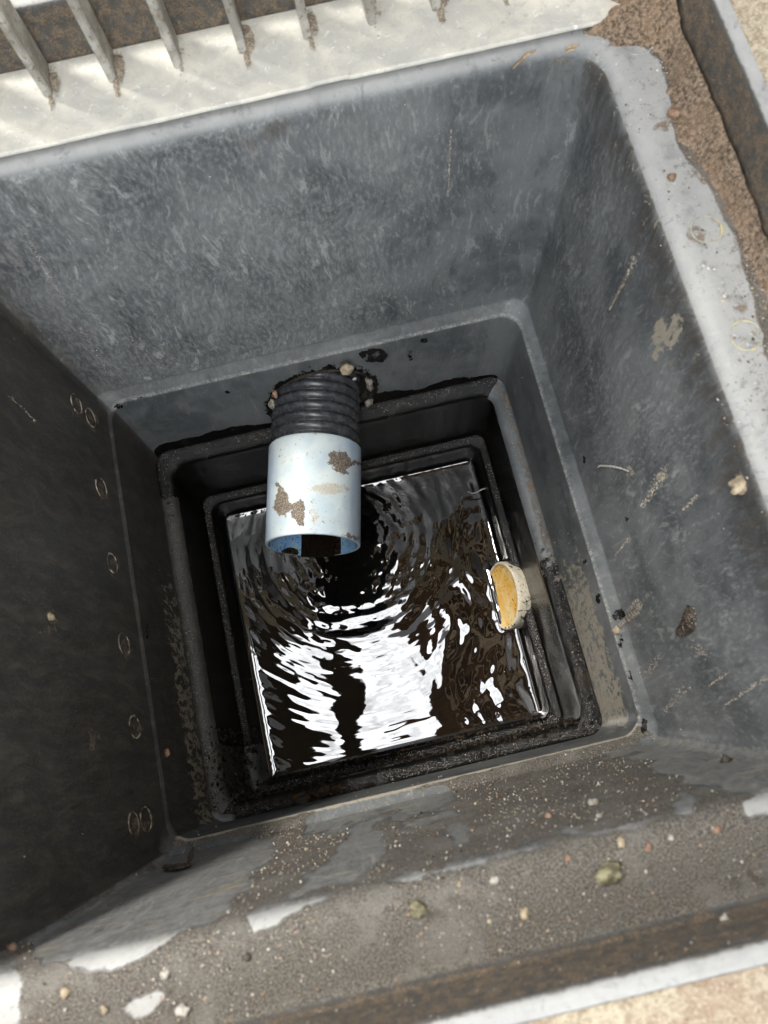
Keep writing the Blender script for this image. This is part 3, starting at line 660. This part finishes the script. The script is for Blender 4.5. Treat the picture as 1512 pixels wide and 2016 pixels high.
# chips packed round the pipe hole
M_mort = simple('broken_mortar', (.20, .18, .15), (.42, .39, .33), 45, .85, (.12, .08, .06), 150, .8, .01)
def onback(px, py, y): return unp(px, py, 1, y)
for i, (x, y, yy, rad, lb, mt) in enumerate([
    (684, 726, .80, (.030, .020, .030), 'beige stone chip resting on top of the black pipe', M_peb['tan']),
    (541, 775, .835, (.012, .02, .024), 'reddish mortar chip at the left side of the pipe hole', M_peb['rust']),
    (535, 796, .83, (.016, .02, .034), 'pale mortar crumb at the left side of the pipe hole', M_mort),
    (728, 756, .84, (.016, .02, .05), 'pale mortar strip at the right side of the pipe hole', M_mort),
    (726, 792, .83, (.025, .018, .016), 'grey mortar crumb low at the right side of the pipe hole', M_mort),
    (697, 746, .80, (.009, .008, .008), 'tiny pale crumb on the pipe right of the beige chip', M_peb['pale'])]):
    tag(blob('mortar_chip', onback(x, y, yy), rad, mt, 60+i, 2, 1.0), lb, 'stone chip', 'chips round the pipe hole')
# muck clump on the front ledge
M_muck = simple('wet_rusty_muck', (.012, .010, .008), (.10, .05, .015), 40, .35, None, 150, .9, .01)
for i, (x, y, r, z_) in enumerate([(598, 1572, 16, -1.76), (632, 1560, 15, -1.76), (665, 1552, 11, -1.76)]):
    c = unp(x, y, 2, z_); R_ = r/FPX*3.7
    tag(blob('muck_clump', c, (R_*1.3, R_*.8, R_*.7), M_muck, 80+i, 3, .7), ['amber-brown wet clump, leftmost on the front ledge', 'dark rusty clump, middle one on the front ledge', 'black wet clump, rightmost on the front ledge'][i], 'muck', 'wet clumps on the front ledge')
# scraps: bent ribbons following points on the surface
def ribbon(name, pts, w, mat, lift=.004, label='', cat='', group=None, thick=.003, curl=0.):
    Pc = []; Ns = []
    for q in pts:
        loc, nor = hit(q[0], q[1]); L_ = lift+(q[2] if len(q) > 2 else 0); Pc.append(np.array(loc+nor*L_)); Ns.append(np.array(nor))
    Pc = np.array(Pc); k = len(Pc); tt = np.linspace(0, k-1, 6*(k-1)+1); PP = np.stack([np.interp(tt, range(k), Pc[:, i]) for i in range(3)], 1)
    for _ in range(3): PP[1:-1] = (PP[:-2]+PP[1:-1]*2+PP[2:])/4
    nn_ = Ns[0]; vs = []; m_ = len(PP); ns = 8
    for i in range(m_):
        tg = PP[min(i+1, m_-1)]-PP[max(i-1, 0)]; tg /= np.linalg.norm(tg)+1e-9; sd = np.cross(tg, nn_); sd /= np.linalg.norm(sd)+1e-9; up_ = np.cross(sd, tg)
        ww = w*(.35+.65*math.sin(math.pi*(i+.7)/(m_+.4)))*(1+.2*math.sin(i*1.7))
        for j in range(ns):
            a_ = 2*math.pi*j/ns; vs.append(PP[i]+sd*math.cos(a_)*ww+up_*math.sin(a_)*thick)
    fs = [tuple(q) for q in grid_faces(m_, ns)]+[tuple(range(ns))[::-1], tuple((m_-1)*ns+j for j in range(ns))]
    return tag(mesh(name, vs, fs, mat, origin=Pc[0]), label, cat, group)
M_leaf = simple('dark_dead_leaf', (.03, .022, .016), (.09, .07, .055), 50, .6, (.35, .32, .28), 160, .5, .004)
M_straw = simple('dry_straw', (.26, .14, .07), (.50, .36, .20), 40, .6)
M_pale = simple('bleached_fibre', (.40, .38, .34), (.60, .58, .54), 60, .6)
# curled bark scrap with an upright tail
sc_ = ribbon('bark_scrap', [(327, 1712), (345, 1713), (362, 1712), (374, 1710)], .030, M_leaf, .010, 'curled black bark scrap lying left of the front silt', 'scrap', thick=.006)
def addpart(parent, name, pts, w, mat, **k):
    o = ribbon(name, pts, w, mat, **k); mw = Vector(o.location); o.parent = parent; o.location = mw-Vector(parent.location)
    for q in ('label', 'category', 'group'):
        if q in o: del o[q]
    return o
addpart(sc_, 'tail', [(372, 1712), (377, 1707, .012), (381, 1702, .028), (385, 1697, .035)], .009, M_peb['dark'], lift=.01, thick=.003)
# flat leaf on right wall
def patch(name, poly, mat, label, cat, lift=.006, bulge=.01, group=None):
    poly = np.array(poly, float); c = poly.mean(0); k = len(poly); P_ = []
    tt = np.arange(0, k, .25); out = np.array([[np.interp(q, range(k+1), np.append(poly[:, i], poly[0, i])) for i in (0, 1)] for q in tt])
    out += (rng.random(out.shape)-.5)*1.6; vs = []; rings = 5
    for r_ in range(rings):
        f_ = 1-r_/rings
        for q in out:
            p_ = c+(q-c)*f_; loc, nor = hit(*p_); vs.append(np.array(loc+nor*(lift*(0.1 if r_ == 0 else 1)+bulge*(1-f_**2)*(.6+.8*random.random()))))
    m_ = len(out); loc, nor = hit(*c); vs.append(np.array(loc+nor*(lift+bulge)))
    fs = [tuple(q) for q in grid_faces(rings, m_)]+[((rings-1)*m_+j, (rings-1)*m_+(j+1) % m_, rings*m_) for j in range(m_)]
    return tag(mesh(name, vs, fs, mat, origin=np.array(loc)), label, cat, group)
patch('dead_leaf', [(1352, 1190), (1366, 1194), (1373, 1212), (1370, 1238), (1358, 1250), (1345, 1256), (1330, 1250), (1334, 1236), (1344, 1220)], M_leaf, 'dark half-round dead leaf stuck on the right wall', 'leaf')
M_sand = simple('packed_grey_sand', (.10, .09, .075), (.34, .31, .27), 70, .9, (.5, .48, .42), 220, .9, .008)
patch('sand_smear', [(1248, 1180), (1258, 1178), (1266, 1190), (1262, 1206), (1250, 1216), (1238, 1226), (1222, 1240), (1214, 1244), (1210, 1238), (1222, 1224), (1232, 1212), (1240, 1194)], M_sand, 'grey sandy smear at the foot of the right wall', 'smear', .003, .004)
ribbon('twig', [(1180, 920), (1184, 916), (1196, 917), (1212, 918), (1228, 922), (1240, 927)], .0045, M_pale, .006, 'pale hooked twig on the upper right wall', 'twig', 'fibres on the right wall')
ribbon('twig', [(1222, 640), (1205, 600), (1228, 560), (1240, 530)][1:], .0035, M_sand, .002, 'sandy streak like a thorn high on the right wall', 'twig', 'fibres on the right wall')
for pts, lb in [([(1008, 132), (1022, 120), (1040, 108), (1054, 100)], 'long dry straw blade under the back lip'), ([(1020, 124), (1030, 112), (1036, 106)], 'short dry straw beside the long blade under the back lip'),
                ([(1112, 96), (1124, 93), (1140, 90)], 'straw bit nearest the back right corner'), ([(1114, 102), (1124, 98), (1134, 97)], 'crossed straw bit below the corner one')]:
    ribbon('straw', pts, .0028, M_straw, .008, lb, 'straw', 'dry straw under the back lip', .0025)
ribbon('grass_stem', [(1286, 84), (1294, 62), (1300, 42), (1306, 22)], .0022, M_straw, .04, 'thin dry stem in the dirt of the top right corner', 'stem')
sd0 = ribbon('seed_husk', [(1312, 229), (1320, 229), (1328, 231), (1335, 232)], .013, M_peb['rust'], .014, 'glossy orange seed husk with a pale tail on the right flange', 'seed', thick=.011)
addpart(sd0, 'tail', [(1335, 232), (1343, 238), (1352, 246)], .004, M_pale, lift=.008, thick=.003)
wt = unp(940, 967, 2, -2.30)
vs = []
for i in range(13):
    q = i/12; p_ = unp(921+35*q, 964+4*math.sin(q*5)-2*q+4, 2, -2.44+.06*q)
    for j in range(6): a_ = 2*math.pi*j/6; vs.append(p_+np.array([0, math.cos(a_), math.sin(a_)])*.0035)
tag(mesh('twig', vs, grid_faces(13, 6), M_pale, origin=vs[0]), 'pale wet twig across the sump corner', 'twig')

# worm-like rubber bead in the lower left corner of the sump shelf
vs = []; pc = [unp(418, 1598, 2, -1.75), unp(424, 1608, 2, -1.75), unp(436, 1615, 2, -1.75), unp(462, 1612, 2, -1.75)]
pc = np.array(pc); tt = np.linspace(0, 3, 19); PP = np.stack([np.interp(tt, range(4), pc[:, i]) for i in range(3)], 1)
for _ in range(3): PP[1:-1] = (PP[:-2]+2*PP[1:-1]+PP[2:])/4
for i in range(19):
    tg = PP[min(i+1, 18)]-PP[max(i-1, 0)]; tg /= np.linalg.norm(tg); sdv = np.cross(tg, (0, 0, 1)); 
    R_ = .022*math.sin(math.pi*min(1, (i+1)/5)/2)*math.sin(math.pi*min(1, (20-i)/4)/2)+.001
    for j in range(10): a_ = 2*math.pi*j/10; vs.append(PP[i]+sdv*math.cos(a_)*R_+np.array((0, 0, 1))*math.sin(a_)*R_*.8)
tag(mesh('corner_bead', vs, [tuple(q) for q in grid_faces(19, 10)]+[tuple(range(10))[::-1], tuple(180+j for j in range(10))], M_basin, basin, origin=PP[0]))

# ------------------------------------------------------------------ dirt banked on the flange, and loose grains
M_dirt, t, b, P = newmat('dry_brown_dirt')
d1 = noise(t, P, 10, 5, .6); d2 = noise(t, P, 90, 5, .65); d3 = noise(t, P, 260, 3)
col = mixc(t, ramp(t, d2, .35, .65), (.085, .058, .038), (.36, .27, .19)); col = mixc(t, math_(t, 'MULTIPLY', ramp(t, d1, .45, .65), .5), col, (.30, .20, .125))
col = mixc(t, ramp(t, d3, .62, .68), col, (.55, .47, .36)); setin(t, b, 'Base Color', col); setin(t, b, 'Roughness', .92); bump(t, b, math_(t, 'ADD', d2, math_(t, 'MULTIPLY', d3, .6)), .9, .012)
gx, gy = np.meshgrid(np.linspace(.975, 1.21, 90), np.linspace(-.95, 1.312, 560)); G = np.stack([gx.ravel(), gy.ravel(), np.zeros(gx.size)], 1)
Qg = topx(G)
ed = polydist(Qg, [(1172, 40), (1235, 62), (1292, 118), (1314, 200), (1342, 290), (1376, 345), (1412, 390), (1466, 480), (1530, 660), (1560, 900), (1900, 900), (1700, 300), (1500, -200), (1200, -200)])
hh = sm(ed+(fbm(G*14, 3, 3)-.5)*60, -6, 45)*(.012+.018*fbm(G*22, 3, 6)+.012*fbm(G*60, 2, 9)); hh += sm(G[:, 0], 1.12, 1.205)**2*.05*sm(ed, -5, 30)
hh += sm(G[:, 1], .93, 1.03)*sm(G[:, 0], 1.0, 1.06)*.030*(.6+.6*fbm(G*30, 2, 2))
hh += sm(polydist(Qg, [(1148, 66), (1235, 26), (1340, -18), (1500, -200), (1600, 200), (1240, 90)])+(fbm(G*40, 3, 8)-.5)*22, -4, 16)*sm(G[:, 1], 1.0, 1.04)*.042
hh *= (1-sm(G[:, 0]+0*G[:, 1], 1.20, 1.212)*.0)
G[:, 2] = hh-.006-.12*(1-sm(ed, -30, 0))*((G[:, 0] < 1.06) & (hh < .008))
G[:, 0] = np.minimum(G[:, 0], 1.2+G[:, 2]*.05)
fg = grid_faces(560, 90, False); fg = fg[(hh[fg].max(1) > .0015) & ((G[fg][:, :, 0].min(1) > 1.035) | (G[fg][:, :, 1].min(1) > 1.0))]
tag(mesh('dirt_bank', G, fg, M_dirt), 'brown dirt banked along the right flange and top right corner', 'dirt', kind='stuff')
# small dirt patches beside the foot of each grate bar
M_sil, t, b, P = newmat('tan_silt'); a = N(t, 'ShaderNodeAttribute', attribute_name='mask'); n1_ = noise(t, P, 60, 8, .7); n2_ = noise(t, P, 240, 3)
setin(t, b, 'Base Color', mixc(t, ramp(t, n2_, .4, .62), (.16, .125, .09), (.42, .36, .28))); setin(t, b, 'Roughness', .9); bump(t, b, n2_, .7, .006)
setin(t, b, 'Alpha', ramp(t, math_(t, 'ADD', a.outputs['Fac'], math_(t, 'MULTIPLY', math_(t, 'SUBTRACT', n1_, .5), 1.5)), .38, .62))
for i in range(0, 8):
    x_ = -.528+.1862*i; gx, gy = np.meshgrid(np.linspace(x_-.03, x_+.08, 40), np.linspace(1.05, 1.305, 80)); g_ = np.stack([gx.ravel(), gy.ravel()], 1)
    q = np.hypot((g_[:, 0]-x_-.018)/.024, (g_[:, 1]-1.238)/.065); q2 = np.hypot((g_[:, 0]-x_-.006)/.014, (g_[:, 1]-1.175)/.06); q = np.minimum(q, q2+.15)
    al = (.62+.2*math.sin(i*2.3))*(1-sm(q, .3, 1.5)); z_ = .0335+.012*(1-sm(q+(fbm(g_*50, 2, i)-.5)*1.1, .3, 1.2))*(.4+fbm(g_*80, 2, i))
    o = mesh('silt_patch', np.column_stack([g_, z_]), grid_faces(80, 40, False), M_sil, attrs={'mask': np.stack([al]*3, 1)})
    tag(o, 'tan silt beside the foot of grate bar number %s from the left' % ['one', 'two', 'three', 'four', 'five', 'six', 'seven', 'eight'][i], 'silt', 'silt beside the grate bars')
# grains
M_gr, t, b, P = newmat('sand_grain'); a = N(t, 'ShaderNodeAttribute', attribute_name='mask'); setin(t, b, 'Base Color', a.outputs['Color']); setin(t, b, 'Roughness', .55)
sd_ = polydist(Q, [(1165, 45), (1235, 66), (1292, 120), (1312, 195), (1338, 290), (1372, 345), (1400, 390), (1452, 470), (1500, 640), (1540, 900), (1800, 900), (1700, 300), (1500, -80), (1200, -80)])
prob = np.where(mud > .5, 1.0, 0)*np.where(zz > -1.2, 1, 0)+np.where(rt & fl, .5+2.0*sm(sd_, -90, 0), 0)+np.where(wall & (bk | rt), .035, 0)+np.where(wall & lf_, .02, 0)+np.where(seat, .8, 0)+np.where(low & ~hole, .03, 0)
prob *= sm(fbm(V*7, 3, 77), .3, .6)+.08; prob *= (Q[:, 0] > -60)*(Q[:, 0] < 1580)*(Q[:, 1] > -60)*(Q[:, 1] < 2080)
prob /= prob.sum(); idx = rng.choice(len(V), 8000, p=prob)
octv = np.array([(1, 0, 0), (-1, 0, 0), (0, 1, 0), (0, -1, 0), (0, 0, 1), (0, 0, -1)], float); octf = np.array([(0, 2, 4), (2, 1, 4), (1, 3, 4), (3, 0, 4), (2, 0, 5), (1, 2, 5), (3, 1, 5), (0, 3, 5)])
cen = V[idx]+(rng.random((len(idx), 3))-.5)*.012
onw = (zz[idx] < -.06); cen[~onw, 2] = np.maximum(V[idx][~onw, 2], cen[~onw, 2])
sz = np.clip(rng.lognormal(-6.45, .45, len(idx)), .0008, .0065); sz[onw & ~fr[idx]] *= .6; sz[seat[idx]] *= .5
# grains added as wet glints along the ledge crests, fine black grit on the front ledge
for zc_, cnt in ((-1.757, 2300), (-2.279, 2600)):
    kk = np.where((np.abs(zz-zc_) < .006) & (fbm(V*6, 2, 5) > .42))[0]; ii = rng.choice(kk, cnt); cen = np.vstack([cen, V[ii]+(rng.random((cnt, 3))-.5)*.010]); sz = np.append(sz, rng.random(cnt)*.0013+.0007)
# streaks of sand thrown on the right wall, and scratches
ext = []
for (x0, y0, x1, y1, w0, w1, k) in [(1200, 610, 1252, 505, 1, 7, 260), (882, 388, 888, 255, .8, 2, 120), (1262, 1000, 1312, 925, 4, 12, 240), (1425, 1390, 1515, 1330, 2, 6, 160), (1395, 1350, 1440, 1320, 1, 4, 80), (1310, 1400, 1350, 1350, 6, 14, 120),
                                 (1210, 1095, 1240, 1058, 1, 4, 70), (1345, 1005, 1372, 975, 2, 6, 70), (60, 480, 210, 730, 4, 6, 200), (300, 640, 325, 700, 1, 2, 40), (20, 780, 70, 830, 3, 3, 50), (250, 640, 275, 710, 2, 2, 40), (1360, 1260, 1390, 1290, 6, 10, 60), (1270, 1330, 1300, 1290, 8, 8, 90)]:
    for _ in range(k):
        q = random.random(); w_ = w0+(w1-w0)*q; x_ = x0+(x1-x0)*q+random.gauss(0, w_*.5); y_ = y0+(y1-y0)*q+random.gauss(0, w_*.5)
        loc, nor = hit(x_, y_)
        if loc is not None: ext.append(np.array(loc))
cen = np.vstack([cen, np.array(ext)]); sz = np.append(sz, rng.random(len(ext))*.0014+.0011)
pal = np.array([(.48, .45, .40), (.34, .29, .22), (.36, .24, .16), (.26, .23, .20), (.06, .05, .04), (.42, .36, .25), (.55, .55, .53)]); cc = pal[rng.choice(7, len(cen), p=[.22, .2, .1, .17, .15, .1, .06])]*(.7+.5*rng.random((len(cen), 1)))
jit = octv[None]*(1+.7*(rng.random((len(cen), 6, 1))-.5))
A_ = rng.random(len(cen))*6.28; R3 = np.zeros((len(cen), 3, 3)); R3[:, 0, 0] = np.cos(A_); R3[:, 0, 1] = -np.sin(A_); R3[:, 1, 0] = np.sin(A_); R3[:, 1, 1] = np.cos(A_); R3[:, 2, 2] = 1
Vg = (np.einsum('nij,nkj->nki', R3, jit*(sz[:, None, None]*np.array([1.2, .9, .8])))+cen[:, None]).reshape(-1, 3); Fg = (octf[None]+6*np.arange(len(cen))[:, None, None]).reshape(-1, 3)
tag(mesh('sand_grains', Vg, Fg, M_gr, smooth=False, attrs={'mask': np.repeat(cc, 6, 0)}), 'loose sand and grit scattered over the silt and walls, with added grains as glints on the ledge crests', 'sand', kind='stuff')

kk = np.where((fr | (lf_ & (V[:, 1] < -.45))) & (zz < -1.752) & (zz > -2.46) & (fbm(V*8, 3, 15) > .44))[0]; ii = rng.choice(kk, 3600); c2 = V[ii]+(rng.random((3600, 3))-.5)*.012; s2 = np.clip(rng.lognormal(-5.4, .5, 3600), .002, .013)
Vb = (np.einsum('nij,nkj->nki', R3[rng.integers(0, len(R3), 3600)], octv[None]*(1+.8*(rng.random((3600, 6, 1))-.5))*(s2[:, None, None]*np.array([1.3, .9, .7])))+c2[:, None]).reshape(-1, 3)
M_grit = simple('wet_black_grit', (.006, .005, .004), (.045, .035, .025), 30, .22, None, 100, .3, .004)
tag(mesh('black_grit', Vb, (octf[None]+6*np.arange(3600)[:, None, None]).reshape(-1, 3), M_grit, smooth=False), 'wet black grit heaped on the front ledge above the water', 'grit', kind='stuff')

# ------------------------------------------------------------------ added canopy, unseen: blocks sky so the water mirrors dark and brown shapes
M_tim = simple('standin_brown_timber', (.085, .055, .038), (.17, .115, .085), 3, .8, None, 20, .6, .02)
M_joist = simple('standin_grey_timber', (.45, .40, .34), (.62, .57, .5), 3, .8)
canopy = empty('standin_canopy', (6, 2, .2)); tag(canopy, 'added unseen canopy overhead, standing in for dark and brown shapes mirrored in the water', 'canopy')
CX = .72; CZ = 14
vs = []; ny = 60; yy = np.linspace(-7, 14, ny)
for z_ in (CZ, CZ+.5):
    for x_ in (0, 1):
        for y_ in yy: vs.append(((CX-.15+.6*(fbm(np.array([[y_*.8, .3]]), 3, 5)[0]-.5)) if x_ == 0 else 13, y_, z_))
fs = []
q = lambda z_, x_, k: (z_*2+x_)*ny+k
for k in range(ny-1): fs += [(q(0, 0, k), q(0, 0, k+1), q(0, 1, k+1), q(0, 1, k)), (q(1, 0, k), q(1, 1, k), q(1, 1, k+1), q(1, 0, k+1)), (q(0, 0, k), q(1, 0, k), q(1, 0, k+1), q(0, 0, k+1)), (q(0, 1, k), q(0, 1, k+1), q(1, 1, k+1), q(1, 1, k))]
fs += [(q(0, 0, 0), q(0, 1, 0), q(1, 1, 0), q(1, 0, 0)), (q(0, 0, ny-1), q(1, 0, ny-1), q(1, 1, ny-1), q(0, 1, ny-1))]
mesh('standin_roof', vs, fs, M_tim, canopy, smooth=False)
for k in range(9): bevbox('standin_joist', (CX+1.0, 12.8, -6.5+k*1.9+.4*math.sin(k*2), -6.2+k*1.9+.4*math.sin(k*2), CZ-.5, CZ-.003), M_joist if k % 2 else M_tim, canopy, (0, 0), .03)
def plank(name, x0, x1, seed, mat, wob):
    yy = np.linspace(-7, 14, 90); vs = []
    for z_ in (CZ-.45, CZ):
        for sx_ in (x0, x1):
            for y_ in yy: vs.append((sx_+wob*(fbm(np.array([[y_*.7+seed, sx_]]), 3, seed)[0]-.5), y_, z_))
    m_ = len(yy); q_ = lambda a_, k: a_*m_+k; fs = []
    for k in range(m_-1):
        for a_, b2 in ((0, 1), (1, 3), (3, 2), (2, 0)): fs.append((q_(a_, k), q_(b2, k), q_(b2, k+1), q_(a_, k+1)))
    fs += [(q_(0, 0), q_(2, 0), q_(3, 0), q_(1, 0)), (q_(0, m_-1), q_(1, m_-1), q_(3, m_-1), q_(2, m_-1))]
    return mesh(name, vs, fs, mat, canopy, smooth=False)
M_dark = simple('standin_black_timber', (.012, .010, .009), (.03, .025, .02), 3, .8)
for k in range(6): plank('standin_batten', 1.25+k*.95, 1.25+k*.95+.14, 30+k, M_joist, 1.6)
plank('standin_rafter', -1.98, -1.22, 3, M_dark, .7); plank('standin_fascia', -6.4, -2.45, 9, M_dark, 1.2)  # added dark planks that black out part of the mirrored sky
for y_ in (-6.9, 13.6): bevbox('standin_crossbeam', (-6.3, 1.5, y_-.15, y_+.15, CZ+.003, CZ+.4), M_dark, canopy, (0, 0), .03)
bevbox('standin_beam', (-.55, 12.5, -.42, -.10, CZ-1.0, CZ-.51), M_tim, canopy, (0, 0), .05)
for y_ in (-6, 13):
    for x_ in (4, 12): bevbox('standin_post', (x_-.25, x_+.25, y_-.25, y_+.25, .2, CZ-.003), M_tim, canopy, (0, 0), .03)
disc = blob('standin_disc', (2.3, 1.1, CZ-.75), (.45, .45, .24), M_joist, 3, 3, .05); tag(disc, 'added round grey disc under the stand-in canopy, put there for a ring mirrored in the water', 'disc')  # added shape for the mirrored ring, gives no light
print('faces basin', len(F))
